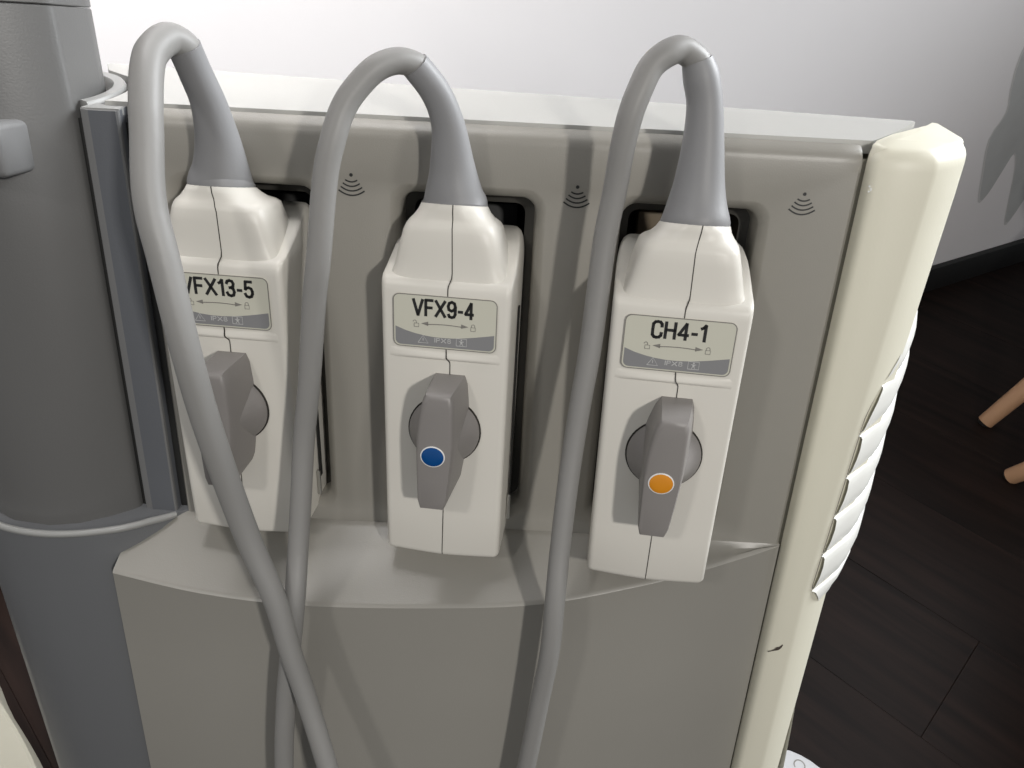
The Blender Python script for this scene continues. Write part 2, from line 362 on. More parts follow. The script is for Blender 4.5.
# side cover and its louvres
def sidex(y, z):
    zz = z-0.35*(y+0.0)
    t = min(max((0.05-z)/0.25, 0), 1); bx = 0.2615+(0.2488-0.2615)*t
    wv = [(-0.006, 0.03), (0.0, 0.19), (0.01, 0.46), (0.02, 0.63), (0.03, 0.77), (0.05, 0.94), (0.07, 1.0), (0.30, 1.04)]
    for (a, wa), (c_, wc) in zip(wv, wv[1:]):
        if y <= c_: q = wa+(wc-wa)*(y-a)/(c_-a); break
    f = 1.0
    if zz > -0.065: f = max(0, 1-((zz+0.065)/0.075)**2)
    if zz < -0.190: f = max(0, 1-((zz+0.190)/0.062)**2)
    return bx+0.0030+(0.2970-bx)*q*f-(1-f)*0.009
def yfront(zz):                                  # where the louvred cover starts, cut into the column's bevel
    if zz > -0.085: k = min(1, (zz+0.085)/0.04)
    elif zz < -0.195: k = min(1, (-0.195-zz)/0.03)
    else: k = 0
    return -0.0052+0.0152*k**1.3
YS = [0, 0.02, 0.05, 0.09, 0.14, 0.2, 0.27, 0.35, 0.45, 0.6, 0.8, 1.0]
def side_row(zz, off):
    y0 = yfront(zz); r = []
    for q in YS:
        y = y0+(0.14-y0)*q*(0.35+0.65*q); z = zz+0.35*y
        r.append((sidex(y, z)+(off if q > 0 or abs(off) < 0.002 else off*0.45), y, z))
    return r
rows = [side_row(-0.035-0.245*k/60, -0.0030) for k in range(61)]
obj('side_cover', loft(rows, False, False, False), M_KNOB, mach)
rows = [[(0.262 + 0.0105*math.sin(math.pi*min(1, max(0, (-z-0.22)/0.40))), y, z) for y in (0.01, 0.03, 0.12, 0.25)] for z in [0.0-0.655*k/24 for k in range(25)]]
obj('side_wall', loft(rows, False, False, False), M_LOUV, mach)
for k in range(7):
    zt, zb = -0.0420-0.0262*k, -0.0420-0.0262*(k+1)+0.0022
    rows = []
    for tt, off in ((0, -0.004), (0, -0.0004), (0.06, 0.0006), (0.3, 0.0012), (0.6, 0.0010), (0.92, 0.0), (1.0, -0.0010), (1.0, -0.005)):
        rows.append(side_row(zt+(zb-zt)*tt, off))
    obj('louvre', loft(rows, False, False, False), M_LOUV, mach, angle=60)

# the slate grey body at the left, its flange, lip, post
ring_lip = [(-0.1150, 0.0008, -0.1700), (-0.1178, -0.0012, -0.1705), (-0.1256, -0.0076, -0.1705), (-0.1366, -0.0178, -0.1700), (-0.1480, -0.0266, -0.1696), (-0.1530, -0.0286, -0.1695), (-0.1640, -0.0306, -0.1694), (-0.1827, -0.0316, -0.1694), (-0.2031, -0.0290, -0.1685), (-0.2205, -0.0215, -0.1670), (-0.2330, -0.0095, -0.165), (-0.2430, 0.008, -0.163), (-0.250, 0.10, -0.163), (-0.1150, 0.10, -0.163)]
ring_b = [(x, y-0.0003, z-0.004) for x, y, z in ring_lip]
def lower(z):
    k = (-z-0.19)*0.045
    return [(x+(k if x < -0.2 else 0), y, z) for x, y, _ in ring_b]
b = loft([ring_lip, ring_b]+[lower(z) for z in (-0.195, -0.25, -0.35, -0.50, -0.655)])
obj('lower_column_cover', b, M_BODY, mach, angle=30)
lp = [(-0.1204, -0.0040, -0.1708, 0.0017), (-0.1256, -0.0082, -0.1708, 0.0020), (-0.1316, -0.0138, -0.1700, 0.0020), (-0.1376, -0.0190, -0.1696, 0.0020), (-0.1461, -0.0248, -0.1690, 0.0020), (-0.1640, -0.0304, -0.1690, 0.0020), (-0.1827, -0.0320, -0.1690, 0.0020), (-0.2031, -0.0294, -0.1682, 0.0020), (-0.2205, -0.0219, -0.1668, 0.0020), (-0.2330, -0.0100, -0.165, 0.0020)]
obj('curved_lip', tube(lp, 5, 12), M_FLEDGE, mach)
# flange: light left bevel, dark face, thin light right edge
b = bmesh.new()
FX = [(-0.1398, 0.02), (-0.1398, 0.0006), (-0.1392, -0.0002), (-0.1352, -0.0014), (-0.1222, -0.0014), (-0.1214, -0.0008), (-0.1210, 0.0006), (-0.1206, 0.03)]
rings = [[(x, y, z+(0.2*y if z > 0 else 0)) for x, y in FX] for z in (-0.176, -0.10, 0.0, 0.0495, 0.0505)]
loft(rings, bm=b)
b.normal_update()
for f in b.faces:
    c_ = f.calc_center_median()
    if abs(f.normal.z) < 0.5 and (c_.x < -0.1362 or c_.x > -0.1221) and c_.y < 0.002: f.material_index = 1
    if f.normal.z > 0.7: f.material_index = 1
obj('post_flange', b, [M_FLANGE, M_FBEV], mach, angle=20)
obj('channel_liner', box(box(box(bmesh.new(), -0.2400, -0.1385, 0.003, 0.02, -0.176, 0.046), -0.2400, -0.1385, 0.02, 0.06, -0.176, 0.020), -0.1206, -0.1164, 0.004, 0.03, -0.174, 0.045), M_BLACK, mach, smooth=False)
# flange deck and collar round the post
b = bmesh.new(); rings = []
for k in range(25):
    a = math.radians(-33+k*4.95)
    ri, ro = 0.0300, 0.0366
    rings.append([(LC[0]+r_*math.cos(a), LC[1]+r_*math.sin(a), zz+0.2*(LC[1]+r_*math.sin(a))) for r_, zz in ((ri, 0.030), (ri, 0.0512), (ri+0.0008, 0.0526), (ro-0.0008, 0.0526), (ro, 0.0512), (ro, 0.030))])
loft(rings, bm=b)
dk = [(-0.1392, 0.0), (-0.1211, 0.0), (-0.1209, 0.0044), (-0.1290, 0.0046), (-0.1345, 0.0080), (-0.1375, 0.0050)]
loft([[(x, y, zz+0.2*y) for x, y in dk] for zz in (0.0475, 0.0508, 0.0512)], bm=b)
obj('post_collar', b, M_FLEDGE, mach)
# post
PC = [(-0.1428, 0.0030), (-0.1429, 0.0008), (-0.1436, -0.0008), (-0.1455, -0.0030), (-0.1545, -0.0110), (-0.1680, -0.0200), (-0.1827, -0.0240), (-0.2031, -0.0220), (-0.2190, -0.0150), (-0.230, -0.003), (-0.2360, 0.02), (-0.234, 0.040), (-0.225, 0.046), (-0.160, 0.046), (-0.1490, 0.0430), (-0.1440, 0.0360), (-0.1428, 0.0290)]
def post_ring(z, ins=0.0):
    t = max(0, min(1, (z-0.045)/0.06))
    return [(x-0.002*t+ins*(-1 if x > -0.18 else 1), y+ins*(1 if y < 0.02 else -1), z) for x, y in PC]
b = loft([post_ring(z) for z in (-0.176, -0.12, -0.06, -0.02, 0.01, 0.03, 0.045, 0.06, 0.08, 0.0935)]+[post_ring(0.0940, 0.0005)])
obj('monitor_post', b, M_POST, mach, angle=32)
b = loft([post_ring(0.0943, 0.0005), post_ring(0.0948), post_ring(0.13), post_ring(0.30), post_ring(0.303, 0.002)])
obj('post_sleeve', b, M_POST, mach, angle=32)
b = bmesh.new(); box(b, -0.205, -0.1580, -0.0350, -0.0100, 0.0225, 0.0460); bevel(b, 0.003, 3)
obj('latch_block', b, M_FBEV, mach)
# plinth and caster hoods stand level on the floor
WI = MACH.inverted()
def wobj(name, bm_, m_, **k):
    bm_.transform(WI); return obj(name, bm_, m_, mach, **k)
wobj('base_plinth', bevel(box(bmesh.new(), -0.28, 0.25, -0.20, 0.44, 0.075, 0.115), 0.01, 3), M_BODY)
def outline_slab(pts, z0_, z1_, r_):
    cx_, cy_ = sum(p[0] for p in pts)/len(pts), sum(p[1] for p in pts)/len(pts)
    def sc(k): return [(cx_+(x-cx_)*k, cy_+(y-cy_)*k) for x, y in pts]
    return loft([[(x, y, z0_) for x, y in sc(1)], [(x, y, z1_-r_) for x, y in sc(1)], [(x, y, z1_-r_*0.3) for x, y in sc(1-r_*1.5)], [(x, y, z1_) for x, y in sc(1-r_*5)]])
fp = catmull([(-0.62, 0.02), (-0.54, 0.12), (-0.459, 0.059), (-0.384, -0.009), (-0.335, -0.075), (-0.30, -0.16), (-0.36, -0.24), (-0.50, -0.24), (-0.60, -0.14), (-0.62, 0.02)], 5)[:-1]
wobj('foot_cover', outline_slab(fp, 0.06, 0.10, 0.008), M_FOOT)
hc = (0.362, -0.010); hr_ = 0.068
def caster(cx_, cy_):
    b_ = bmesh.new()
    bmesh.ops.create_cone(b_, cap_ends=True, segments=32, radius1=0.036, radius2=0.036, depth=0.024, matrix=Matrix.Translation((cx_, cy_, 0.036)) @ Matrix.Rotation(math.pi/2, 4, 'Y'))
    o = wobj('caster', b_, M_RUBBER)
    b_ = bmesh.new(); box(b_, cx_-0.008, cx_+0.008, cy_-0.012, cy_+0.012, 0.04, 0.10)
    b_.transform(WI); obj('caster_stem', b_, M_STEEL, o)
circ = [(hc[0]+hr_*math.cos(2*math.pi*k/40), hc[1]+hr_*math.sin(2*math.pi*k/40)) for k in range(40)]
hood = wobj('caster_hood', outline_slab(circ, 0.062, 0.10, 0.006), M_HOOD)
b = bmesh.new()
def arc3(cx_, cy_, r_, a0, a1, wd):
    P_ = [(cx_+r_*math.cos(math.radians(a0+(a1-a0)*k/14)), cy_+r_*math.sin(math.radians(a0+(a1-a0)*k/14)), 0.1001, wd) for k in range(15)]
    tube(P_, 1, 6, flat=0.15, bm=b)
for ang, rr_ in ((62, 0.055), (30, 0.052), (96, 0.050), (-5, 0.050)):
    x_, y_ = hc[0]+rr_*math.cos(math.radians(ang)), hc[1]+rr_*math.sin(math.radians(ang))
    arc3(x_, y_, 0.0055, ang-140, ang+140, 0.0007)
    tube([(x_-0.004, y_-0.006, 0.1001, 0.0012), (x_+0.004, y_-0.0075, 0.1001, 0.0012)], 2, 6, flat=0.15, bm=b)
b.transform(WI); obj('lock_symbols', b, M_INKG, hood)
wobj('hood_arm', bevel(box(bmesh.new(), 0.20, 0.34, -0.04, 0.02, 0.075, 0.095), 0.004, 2), M_CREAM)
for p_ in ((0.362, -0.01), (-0.45, -0.08), (0.22, 0.40), (-0.24, 0.40)): caster(*p_)

# ------------------------------------------------------------------ two chairs whose legs reach into view
def chair(label, cx_, cy_, ox, oy):
    rt = root('beech_leg_chair', label, 'chair', Matrix.Translation((cx_, cy_, 0)), 'white chairs on beech legs')
    for k in range(4):
        a = math.pi/2*k; x_, y_ = ox*math.cos(a)-oy*math.sin(a), ox*math.sin(a)+oy*math.cos(a)
        P_ = [(x_+(0.38-1)*x_*t, y_+(0.38-1)*y_*t, 0.003+0.427*t, 0.0135+0.006*min(1, t*1.6)) for t in (0, 0.25, 0.5, 0.75, 1)]
        lg = obj('leg', tube(P_, 3, 16), M_LEGWOOD, rt)
        lg.location = (0, 0, 0)
        ft = bmesh.new(); tube([(x_*1.001, y_*1.001, 0.0, 0.0105), (x_, y_, 0.0035, 0.0115)], 1, 16, bm=ft)
        obj('foot_pad', ft, M_RUBBER, lg)
    prof_ = [(0.0, 0.432), (0.12, 0.432), (0.185, 0.437), (0.212, 0.452), (0.218, 0.462), (0.212, 0.466), (0.19, 0.455), (0.12, 0.447), (0.0, 0.445)]
    rings_ = []
    for r_, z_ in prof_: rings_.append([(max(r_, 0.001)*math.cos(2*math.pi*k/32), max(r_, 0.001)*math.sin(2*math.pi*k/32), z_) for k in range(32)])
    obj('seat', loft(rings_), M_SEAT, rt)
    bk = []
    base_a = math.atan2(-oy, -ox)
    for z_, r_, hw_ in ((0.45, 0.206, 0.9), (0.55, 0.225, 0.85), (0.68, 0.24, 0.78), (0.78, 0.25, 0.6), (0.81, 0.252, 0.4)):
        inn = [(r_*math.cos(base_a+hw_*(k/12*2-1)), r_*math.sin(base_a+hw_*(k/12*2-1)), z_) for k in range(13)]
        out = [((r_+0.008)*math.cos(base_a+hw_*(k/12*2-1)), (r_+0.008)*math.sin(base_a+hw_*(k/12*2-1)), z_) for k in range(12, -1, -1)]
        bk.append(inn+out)
    obj('backrest', loft(bk), M_SEAT, rt)
chair('chair with pale beech leg on the dark floor, farther from the cart', 1.25, 0.745, -0.34, -0.031)
chair('chair with pale beech leg cut by the right frame edge, nearer the cart', 1.15, 0.30, -0.255, 0.28)
# flat grey shape on the wall, over a slightly larger paler copy
def wall_poly(pts, th):
    return loft([[(x, -0.0012, z) for x, z in pts], [(x, -0.0002, z) for x, z in pts]])
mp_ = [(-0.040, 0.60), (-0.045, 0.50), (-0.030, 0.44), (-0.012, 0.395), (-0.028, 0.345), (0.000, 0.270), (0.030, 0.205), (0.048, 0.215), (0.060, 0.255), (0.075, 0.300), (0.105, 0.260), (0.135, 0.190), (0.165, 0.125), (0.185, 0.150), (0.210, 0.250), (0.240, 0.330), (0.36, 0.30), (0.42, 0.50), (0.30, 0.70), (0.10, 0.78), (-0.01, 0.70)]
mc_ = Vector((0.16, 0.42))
for k_, (sc_, mm_) in enumerate(((1.025, M_SHAPE_B), (1.0, M_SHAPE))):
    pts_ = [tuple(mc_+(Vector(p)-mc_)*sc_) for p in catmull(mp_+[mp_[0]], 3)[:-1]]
    wm_ = obj('wall_shape' if k_ == 1 else 'wall_shape_fringe', loft([[(x, -0.0006-0.0003*k_, z) for x, z in pts_], [(x, -0.0002, z) for x, z in pts_]]), mm_, mw=WM, smooth=False); wm_['kind'] = 'structure'

# ------------------------------------------------------------------ probe connectors
def connector(name_txt, tw, pos, yaw, tilt, dot, label, cone, cable, seed):
    rt = root('probe_connector', label, 'probe connector', MACH @ Matrix.Translation(pos) @ Matrix.Rotation(-yaw, 4, 'Z') @ Matrix.Rotation(-tilt, 4, 'X'), 'probe connectors plugged into the ports')
    inv = (Matrix.Translation(pos) @ Matrix.Rotation(-yaw, 4, 'Z') @ Matrix.Rotation(-tilt, 4, 'X')).inverted()
    # --- housing
    def sec(hx, yf, yb, z, r, keel=0.0012, rb=0.004, n=5, hb=None):
        hb = hb or hx; p = []
        # front right corner -> back right -> back left -> front left, front edge bowed
        for k in range(n+1):
            a = math.radians(-90+90*k/n); p.append((hx-r+r*math.cos(a), yf+r+r*math.sin(a), z))
        for k in range(n+1):
            a = math.radians(0+90*k/n); p.append((hb-rb+rb*math.cos(a), yb-rb+rb*math.sin(a), z))
        for k in range(n+1):
            a = math.radians(90+90*k/n); p.append((-hb+rb+rb*math.cos(a), yb-rb+rb*math.sin(a), z))
        for k in range(n+1):
            a = math.radians(180+90*k/n); p.append((-hx+r+r*math.cos(a), yf+r+r*math.sin(a), z))
        for k in range(1, 6):
            t = k/6; x = (-hx+r)+(2*(hx-r))*t; p.append((x, yf-keel*(1-abs(2*t-1)**1.4), z))
        return p
    zb = -0.1480
    hx_ = lambda z: 0.0310+0.0006*(z-zb)/0.15
    S_ = []
    for dz, ins in ((0.0, 0.0042), (0.0004, 0.0022), (0.0016, 0.0007), (0.0034, 0.0)):
        S_.append(sec(hx_(zb)-ins, ins, 0.055-ins, zb+dz, 0.0032, 0.0022))
    for z, kk in ((-0.12, 0.0018), (-0.09, 0.0010), (-0.06, 0.0006), (-0.034, 0.0004)):
        S_.append(sec(hx_(z), 0.0, 0.055, z, 0.0032, kk))
    for z, yf, kk in ((0.0005, 0.0, 0.0003), (0.0035, 0.0002, 0.0003), (0.0058, 0.0010, 0.0002), (0.0074, 0.0028, 0.0), (0.0084, 0.0055, 0.0)):
        S_.append(sec(hx_(z), yf, 0.055, z, 0.0032, kk))
    for z, yf, ins in ((0.0098, 0.0100, 0.0), (0.0125, 0.0170, 0.0001), (0.0160, 0.0245, 0.0004), (0.0195, 0.0320, 0.0010), (0.0222, 0.0390, 0.0022), (0.0238, 0.0445, 0.0040)):
        S_.append(sec(hx_(0)-ins, yf, 0.055, z, 0.0030, 0.0))
    b = loft(S_)
    # shoulder and collar
    def ov(hx, yf, yb, z, e, n=40):
        out = []
        for k in range(n):
            a = 2*math.pi*k/n; c_, s_ = math.cos(a), math.sin(a)
            out.append((hx*math.copysign(abs(c_)**e, c_), (yf+yb)/2+(yb-yf)/2*math.copysign(abs(s_)**e, s_), z))
        return out
    r0_ = cone[0][3]
    SH = [(0.0303, 0.0015, 0.040, -0.004, 0.30), (0.0290, 0.0022, 0.040, 0.0075, 0.32), (0.0274, 0.0026, 0.0395, 0.0105, 0.34), (0.0260, 0.0027, 0.039, 0.0165, 0.36), (0.0243, 0.0028, 0.038, 0.0235, 0.38),
          (0.0228, 0.0029, 0.0375, 0.0290, 0.42), (0.0218, 0.0033, 0.037, 0.0318, 0.48), (0.0206, 0.0041, 0.0365, 0.0340, 0.56), (0.0190, 0.0048, 0.0365, 0.0362, 0.68), (0.0172, 0.0205-r0_*1.05, 0.0205+r0_*1.08, 0.0394, 0.88), (r0_*1.015, 0.0205-r0_*1.015, 0.0205+r0_*1.015, 0.0429, 1.0), (r0_*0.99, 0.0205-r0_*0.99, 0.0205+r0_*0.99, 0.0431, 1.0)]
    # collar follows the sleeve base
    c0 = inv @ Vector(cone[0][:3]); off = c0-Vector((0.0, 0.0205, 0.0432))
    rings = []
    for i, (hx, yf, yb, z, e) in enumerate(SH):
        t = max(0, min(1, (i-5)/5))
        yc = (yf+yb)/2; rings.append([(x+off.x*t, y+off.y*t, zz+off.z*t+0.17*(yc-y)*t) for x, y, zz in ov(hx, yf, yb, z, e)])
    loft(rings, bm=b)
    housing = obj('housing', b, M_HOUSE, rt, angle=48)
    # --- seam lines down the middle
    def seam(pts):
        bb = bmesh.new(); rr = []
        for x, y, z in pts: rr.append([(x-0.0002, y, z), (x+0.0002, y, z), (x+0.0002, y+0.0006, z), (x-0.0002, y+0.0006, z)])
        return loft(rr, bm=bb)
    o6 = off
    sp = [(0.0012, -0.00055, 0.0002), (0.0012, -0.0005, 0.0016), (0.0012, -0.0004, 0.0034), (0.0014, -0.0002, 0.0052), (0.0020, 0.0010, 0.0068), (0.0025, 0.0018, 0.0082)]
    for i in range(2, 12):
        hx, yf, yb, z, e = SH[i]; t = max(0, min(1, (i-5)/5))
        sp.append((0.0026-0.0005*min(1, (i-2)/4)+off.x*t, yf+off.y*t-0.00015, z+off.z*t+0.17*(yb-yf)/2*t))
    obj('seam', seam(sp), M_SEAM, rt, smooth=False)
    obj('seam', seam([(0.0008, -0.0008, -0.0266), (0.0009, -0.0009, -0.0280), (0.0010, -0.0016, -0.0294), (0.0012, -0.0022, -0.0306), (0.0016, -0.0021, -0.0314), (0.0022, -0.0014, -0.0323), (0.0027, -0.0006, -0.0335), (0.0028, -0.0006, -0.0345), (0.0028, -0.0008, -0.0425)]), M_SEAM, rt, smooth=False)
    obj('seam', seam([(0.0008, -0.0014, -0.100), (0.0006, -0.0020, -0.12), (0.0004, -0.00235, zb+0.004), (0.0004, -0.0018, zb+0.0018), (0.0004, 0.0, zb+0.0006)]), M_SEAM, rt, smooth=False)
    # --- shallow ledge under the label
    pb = bmesh.new(); rr = []
    for k in range(21):
        x = -0.0272+0.0544*k/20; q = math.sin(math.pi*k/20)**0.55*0.75 if 0 < k < 20 else 0.02
        rr.append([(x, 0.0006, -0.0272), (x, -0.0003*q, -0.0276), (x, -0.0012*q, -0.0292), (x, -0.0020*q, -0.0306), (x, -0.0020*q, -0.0313), (x, -0.0013*q, -0.0321), (x, 0.0002*q, -0.0328), (x, 0.0006, -0.0328)])
    obj('label_ledge', loft(rr, bm=pb), M_HOUSE, rt, angle=50)
    # --- label
    W, LH, yl = 0.0250, 0.0263, -0.0009
    lab = obj('label_plate', prism(rrect(-W, W, -LH, 0, 0.0030, 5), yl, -0.0002), M_LABEL, rt, smooth=False)
    b = bmesh.new(); pts = rrect(-W, W, -LH, 0, 0.0030, 5); pts.append(pts[0])
    strip(b, pts, 0.00045, yl-0.00008)
    obj('label_outline', b, M_LRIM, lab, smooth=False)
    # grey band, its top edge sagging in the middle
    pts = [(x, z) for x, z in rrect(-W+0.0009, W-0.0009, -LH+0.0008, 0, 0.0026, 5) if z < -LH*0.55]
    tops = [(-W+0.0009+(2*W-0.0018)*k/10, -LH*(0.62+0.15*math.sin(math.pi*(k/10)**0.85)+0.04*k/10)) for k in range(11)]
    band = tops[::-1]+[p for p in pts if p[0] < 0][:]+[p for p in pts if p[0] > 0]
    obj('grey_band', prism(band, yl-0.00012, yl), M_LGREY, lab, smooth=False)
    stroke_text('lettering', name_txt, tw[0], -LH*0.232, yl-0.00014, tw[1], LH*0.345, 0.00142, M_INK, lab)
    b = bmesh.new(); yy = yl-0.00014; zc = -LH*0.535
    strip(b, [(-0.0085+0.017*k/8, zc+0.0004*math.cos(math.pi*(k/8-.5))-0.0003) for k in range(9)], 0.00042, yy)
    for s in (-1, 1): prism([(s*0.0115, zc), (s*0.0080, zc+0.0011), (s*0.0080, zc-0.0011)], yy, yy+0.0001, bm=b)
    for s in (-1, 1):                                    # open and closed padlocks
        x = s*0.0138; pts = [(x-0.0011, zc-0.0019), (x+0.0011, zc-0.0019), (x+0.0011, zc-0.0001), (x-0.0011, zc-0.0001), (x-0.0011, zc-0.0019)]
        strip(b, pts, 0.00028, yy)
        dx = 0 if s > 0 else -0.0008; sh = [(x+dx+0.0008*math.cos(a), zc+0.0006+0.0008*math.sin(a)) for a in [math.pi*k/8 for k in range(9)]]
        strip(b, [(sh[0][0], zc-0.0001)]+sh+([(sh[-1][0], zc-0.0001)] if s > 0 else []), 0.00028, yy)
    obj('lock_symbols', b, M_INKG, lab, smooth=False)
    b = bmesh.new(); yy = yl-0.0002; zc = -LH*0.845
    strip(b, [(-0.0130, zc-0.0017), (-0.0105, zc+0.0021), (-0.0080, zc-0.0017), (-0.0130, zc-0.0017)], 0.00026, yy)
    strip(b, [(-0.0105, zc+0.0009), (-0.0105, zc-0.0006)], 0.0003, yy)
    strip(b, [(0.0058, zc-0.0019), (0.0108, zc-0.0019), (0.0108, zc+0.0019), (0.0058, zc+0.0019), (0.0058, zc-0.0019)], 0.00026, yy)
    strip(b, [(0.0083, zc+0.0003), (0.0083, zc-0.0005)], 0.0010, yy)
    strip(b, [(0.0071, zc+0.0004), (0.0095, zc+0.0004)], 0.00026, yy)
    strip(b, [(0.0075, zc-0.0015), (0.0083, zc-0.0004), (0.0091, zc-0.0015)], 0.0003, yy)
    bmesh.ops.create_circle(b, cap_ends=True, radius=0.0004, segments=10, matrix=Matrix.Translation((0.0083, yy, zc+0.0012)) @ Matrix.Rotation(math.pi/2, 4, 'X'))
    obj('safety_symbols', b, M_INKW, lab, smooth=False)
    stroke_text('small_lettering', 'IPX8', -0.0008, zc+0.0001, yy, 0.0078, 0.0024, 0.00036, M_INKW, lab)
    # --- knob
    kz, kx = -0.0705, 0.0006
    gap = bmesh.new(); rr = []
    for r_, y in ((0.0187, 0.0005), (0.0187, -0.00105), (0.0178, -0.00105), (0.0178, 0.0005)): rr.append([(kx+r_*math.cos(a), y, kz+r_*math.sin(a)) for a in [2*math.pi*k/48 for k in range(48)]])
    obj('knob_gap', loft(rr, cap0=False, cap1=False), M_SEAM, rt)
    b = bmesh.new(); rr = []
    for r_, y in ((0.0180, 0.0008), (0.0180, -0.0020), (0.0176, -0.0028), (0.0165, -0.0042), (0.0145, -0.0066), (0.0120, -0.0102), (0.0095, -0.0145), (0.0070, -0.0185), (0.003, -0.020)): rr.append([(kx+r_*math.cos(a), y, kz+r_*math.sin(a)) for a in [2*math.pi*k/48 for k in range(48)]])
    loft(rr, bm=b)
    kn = obj('locking_knob', b, M_KNOB, rt, angle=50)
    def outl(levels):
        # levels: list of (z, halfwidth, cx); closed outline with n pts each side
        R_ = [(cx_+hw_, z) for z, hw_, cx_ in levels]; L_ = [(cx_-hw_, z) for z, hw_, cx_ in levels]
        return R_+L_[::-1]
    def hr(y, ztop, zbot, wt, wm, wb, c0_, c1_, c2_, ins=0.0):
        lv = []
        for k in range(15):
            t = k/14
            if t < 0.45: q = math.sin(t/0.45*math.pi/2); wv = wt+(wm-wt)*q; cv = c0_+(c1_-c0_)*q
            else: q = ((t-0.45)/0.55)**1.3; wv = wm+(wb-wm)*q; cv = c1_+(c2_-c1_)*q
            z = ztop-ins+(zbot-ztop+2*ins)*t; e = min(t, 1-t); rc = 0.0010 if e < 0.001 else 0.0
            lv.append((z, wv-ins-rc, cv))
        return [(x, y, z) for x, z in outl(lv)]
    hl = [hr(0.0, -0.0395, -0.1000, 0.0082, 0.0122, 0.0085, 0.0032, 0.0010, 0.0004), hr(-0.010, -0.0400, -0.1025, 0.0078, 0.0106, 0.0078, 0.0027, 0.0005, -0.0006), hr(-0.0185, -0.0410, -0.1042, 0.0073, 0.0094, 0.0073, 0.0018, -0.0001, -0.0013), hr(-0.0212, -0.0418, -0.1046, 0.0070, 0.0089, 0.0070, 0.0015, -0.0003, -0.0015),
          hr(-0.0222, -0.0426, -0.1045, 0.0066, 0.0085, 0.0067, 0.0015, -0.0003, -0.0015, 0.0002), hr(-0.0226, -0.0436, -0.1040, 0.0060, 0.0078, 0.0060, 0.0015, -0.0003, -0.0015, 0.0008)]
    b = loft(hl)
    hd = obj('knob_handle', b, M_KNOB, rt, angle=42)
    dm, dl = dot
    b = bmesh.new(); rr = []; dz = -0.0742; dx_ = -0.0008
    for r_, y in ((0.0061, -0.0222), (0.0061, -0.02290), (0.0056, -0.02310), (0.0054, -0.0229)): rr.append([(dx_+r_*math.cos(a), y, dz+r_*math.sin(a)*0.93) for a in [2*math.pi*k/32 for k in range(32)]])
    obj('dot_rim', loft(rr), M_WHITE, hd)
    b = bmesh.new(); rr = []
    for r_, y in ((0.0055, -0.0225), (0.0055, -0.0231), (0.0048, -0.02335), (0.003, -0.0235), (0.001, -0.02355)): rr.append([(dx_+r_*math.cos(a), y, dz+r_*math.sin(a)*0.93) for a in [2*math.pi*k/32 for k in range(32)]])
    o = obj('colour_dot', loft(rr), dm, hd)
    if dl: o['label'] = dl
    # --- lever edge at the side, dark side slot
    b = bmesh.new(); box(b, 0.0318, 0.0326, 0.030, 0.0335, -0.128, -0.012); bevel(b, 0.0003, 1)
    obj('side_slot', b, M_BLACK, rt)
    b = bmesh.new(); box(b, 0.0316, 0.0334, 0.026, 0.028, -0.138, -0.122); bevel(b, 0.0005, 1)
    obj('side_tab', b, M_STEEL, rt)
    # --- sleeve and cable (in machine coordinates, brought into the connector's frame)
    def tr(P): return [(*(inv @ Vector(p[:3])), p[3]) for p in P]
    cn = tr(cone); base = Vector(cn[0][:3]); nx = Vector(cn[1][:3]); d_ = (base-nx).normalized()
    up_ = Vector((0, 0, 1)); cn = [(*(base-up_*0.0004), cone[0][3]), (*(base+up_*0.0012+(nx-base)*0.05), cone[0][3]*0.985)]+cn[1:]
    Q = catmull(cn, 8)
    sl = tube(cn, 8, 28)
    for v in sl.verts:
        hgt = v.co.z-base.z
        if hgt < 0.03: v.co.z += 0.17*(base.y-v.co.y)*max(0, 1-max(hgt, 0)/0.03)
    obj('strain_relief', sl, M_SLEEVE, rt, angle=60)
    cb = tr(cable)
    p1 = Vector(cb[0][:3]); tip = Vector(cn[-1][:3]); dirn = (Vector(cn[-2][:3])-tip).normalized()
    cb = [(*(tip+dirn*0.004), cable[1][3]*0.96)]+[(*tip, cable[1][3])]+cb[1:]
    obj('cable', tube(cb, 8, 22), M_CABLE, rt, angle=60)
    return rt

cone1 = [(-0.0731, -0.007, 0.0198, 0.0153), (-0.0715, -0.0097, 0.0296, 0.0124), (-0.0704, -0.0135, 0.0419, 0.0099), (-0.0705, -0.0191, 0.0573, 0.0078), (-0.0725, -0.0254, 0.0706, 0.0071), (-0.0739, -0.0308, 0.0808, 0.007)]
cone2 = [(0.0385, -0.008, 0.0169, 0.0157), (0.038, -0.0093, 0.0237, 0.0134), (0.0373, -0.0116, 0.0354, 0.0104), (0.0355, -0.0158, 0.0534, 0.0076), (0.0305, -0.0202, 0.0669, 0.0067), (0.0221, -0.026, 0.078, 0.0063)]
cone3 = [(0.1501, -0.023, 0.0169, 0.0158), (0.1498, -0.0226, 0.0259, 0.0134), (0.1496, -0.0222, 0.0361, 0.0112), (0.1489, -0.0218, 0.0533, 0.009), (0.1472, -0.0217, 0.0686, 0.0078), (0.1441, -0.0218, 0.079, 0.0077), (0.1415, -0.022, 0.0852, 0.0066)]
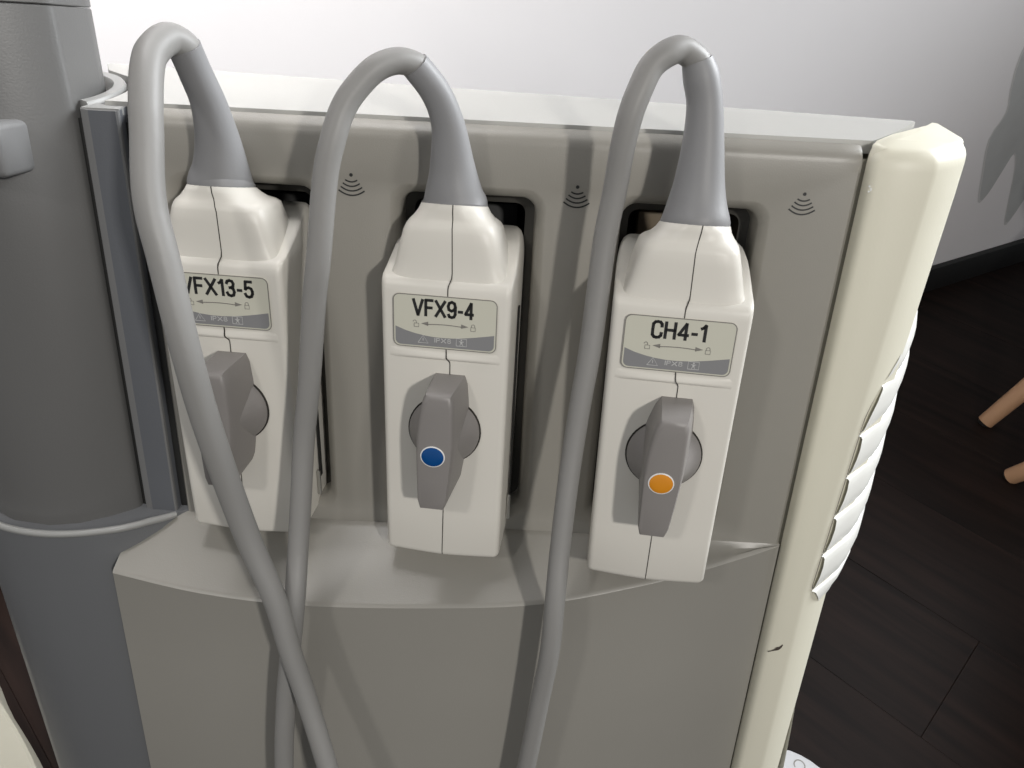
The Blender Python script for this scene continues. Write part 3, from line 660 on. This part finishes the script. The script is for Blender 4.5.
cable1 = [(-0.0739,-0.0308,0.0808,0.0072), (-0.0774,-0.0374,0.0833,0.0064), (-0.0797,-0.0483,0.0784,0.0064), (-0.0793,-0.0558,0.0713,0.0064), (-0.0780,-0.0630,0.0600,0.0064), (-0.0770,-0.0677,0.0493,0.0063), (-0.0755,-0.0760,0.0253,0.0063), (-0.0709,-0.0802,0.0009,0.0063), (-0.0662,-0.0819,-0.0352,0.0062), (-0.0626,-0.0774,-0.0748,0.0062), (-0.0544,-0.0699,-0.1323,0.0061), (-0.0425,-0.0712,-0.1725,0.0058), (-0.0364,-0.0734,-0.2023,0.0056), (-0.0287,-0.0760,-0.2333,0.0055), (-0.0179,-0.0831,-0.2742,0.0054), (-0.005,-0.092,-0.33,0.0054), (0.02,-0.10,-0.42,0.0054)]
cable2 = [(0.0221,-0.0260,0.0780,0.0054), (0.0153,-0.0309,0.0793,0.0054), (0.0075,-0.0356,0.0762,0.0054), (-0.0001,-0.0390,0.0686,0.0054), (-0.0056,-0.0417,0.0601,0.0054), (-0.0096,-0.0449,0.0479,0.0054), (-0.0133,-0.0466,0.0316,0.0054), (-0.0174,-0.0487,-0.0028,0.0054), (-0.0204,-0.0482,-0.0215,0.0054), (-0.0254,-0.0464,-0.0619,0.0053), (-0.0302,-0.0456,-0.0947,0.0053), (-0.0328,-0.0490,-0.1272,0.0053), (-0.0345,-0.0542,-0.1539,0.0053), (-0.0352,-0.0630,-0.1787,0.0053), (-0.0393,-0.0645,-0.2113,0.0053), (-0.0441,-0.0648,-0.2475,0.0053), (-0.0485,-0.0655,-0.2977,0.0053), (-0.05,-0.066,-0.36,0.0053), (-0.045,-0.07,-0.44,0.0053)]
cable3 = [(0.1415,-0.0220,0.0852,0.0056), (0.1340,-0.0251,0.0892,0.0056), (0.1273,-0.0294,0.0874,0.0056), (0.1211,-0.0322,0.0821,0.0055), (0.1173,-0.0348,0.0739,0.0055), (0.1141,-0.0361,0.0634,0.0055), (0.1123,-0.0353,0.0505,0.0054), (0.1111,-0.0327,0.0315,0.0054), (0.1089,-0.0318,0.0089,0.0054), (0.1077,-0.0332,-0.0191,0.0054), (0.1065,-0.0352,-0.0433,0.0054), (0.1042,-0.0376,-0.0686,0.0053), (0.1022,-0.0404,-0.0948,0.0053), (0.1005,-0.0453,-0.1209,0.0053), (0.0993,-0.0505,-0.1476,0.0053), (0.0984,-0.0577,-0.1737,0.0053), (0.0978,-0.0604,-0.2046,0.0053), (0.0948,-0.0591,-0.2414,0.0053), (0.0900,-0.0586,-0.2947,0.0053), (0.083,-0.06,-0.36,0.0053), (0.07,-0.065,-0.44,0.0053)]
connector('VFX13-5', (0.0, 0.0345), (-0.0720, -0.0276, -0.0182), 0.0754, -0.033, (M_GREYDOT, None), 'ivory probe connector marked VFX13-5, its knob crossed by its own cable', cone1, cable1, 1)
connector('VFX9-4', (-0.0008, 0.0288), (0.0367, -0.0289, -0.0227), 0.0942, -0.0018, (M_BLUE, 'glossy blue dot with white rim'), 'ivory probe connector marked VFX9-4 with a blue dot on its knob', cone2, cable2, 2)
connector('CH4-1', (-0.0003, 0.0240), (0.1458, -0.0438, -0.0222), 0.1151, -0.017, (M_ORANGE, 'glossy orange dot with white rim'), 'ivory probe connector marked CH4-1 with an orange dot on its knob', cone3, cable3, 3)
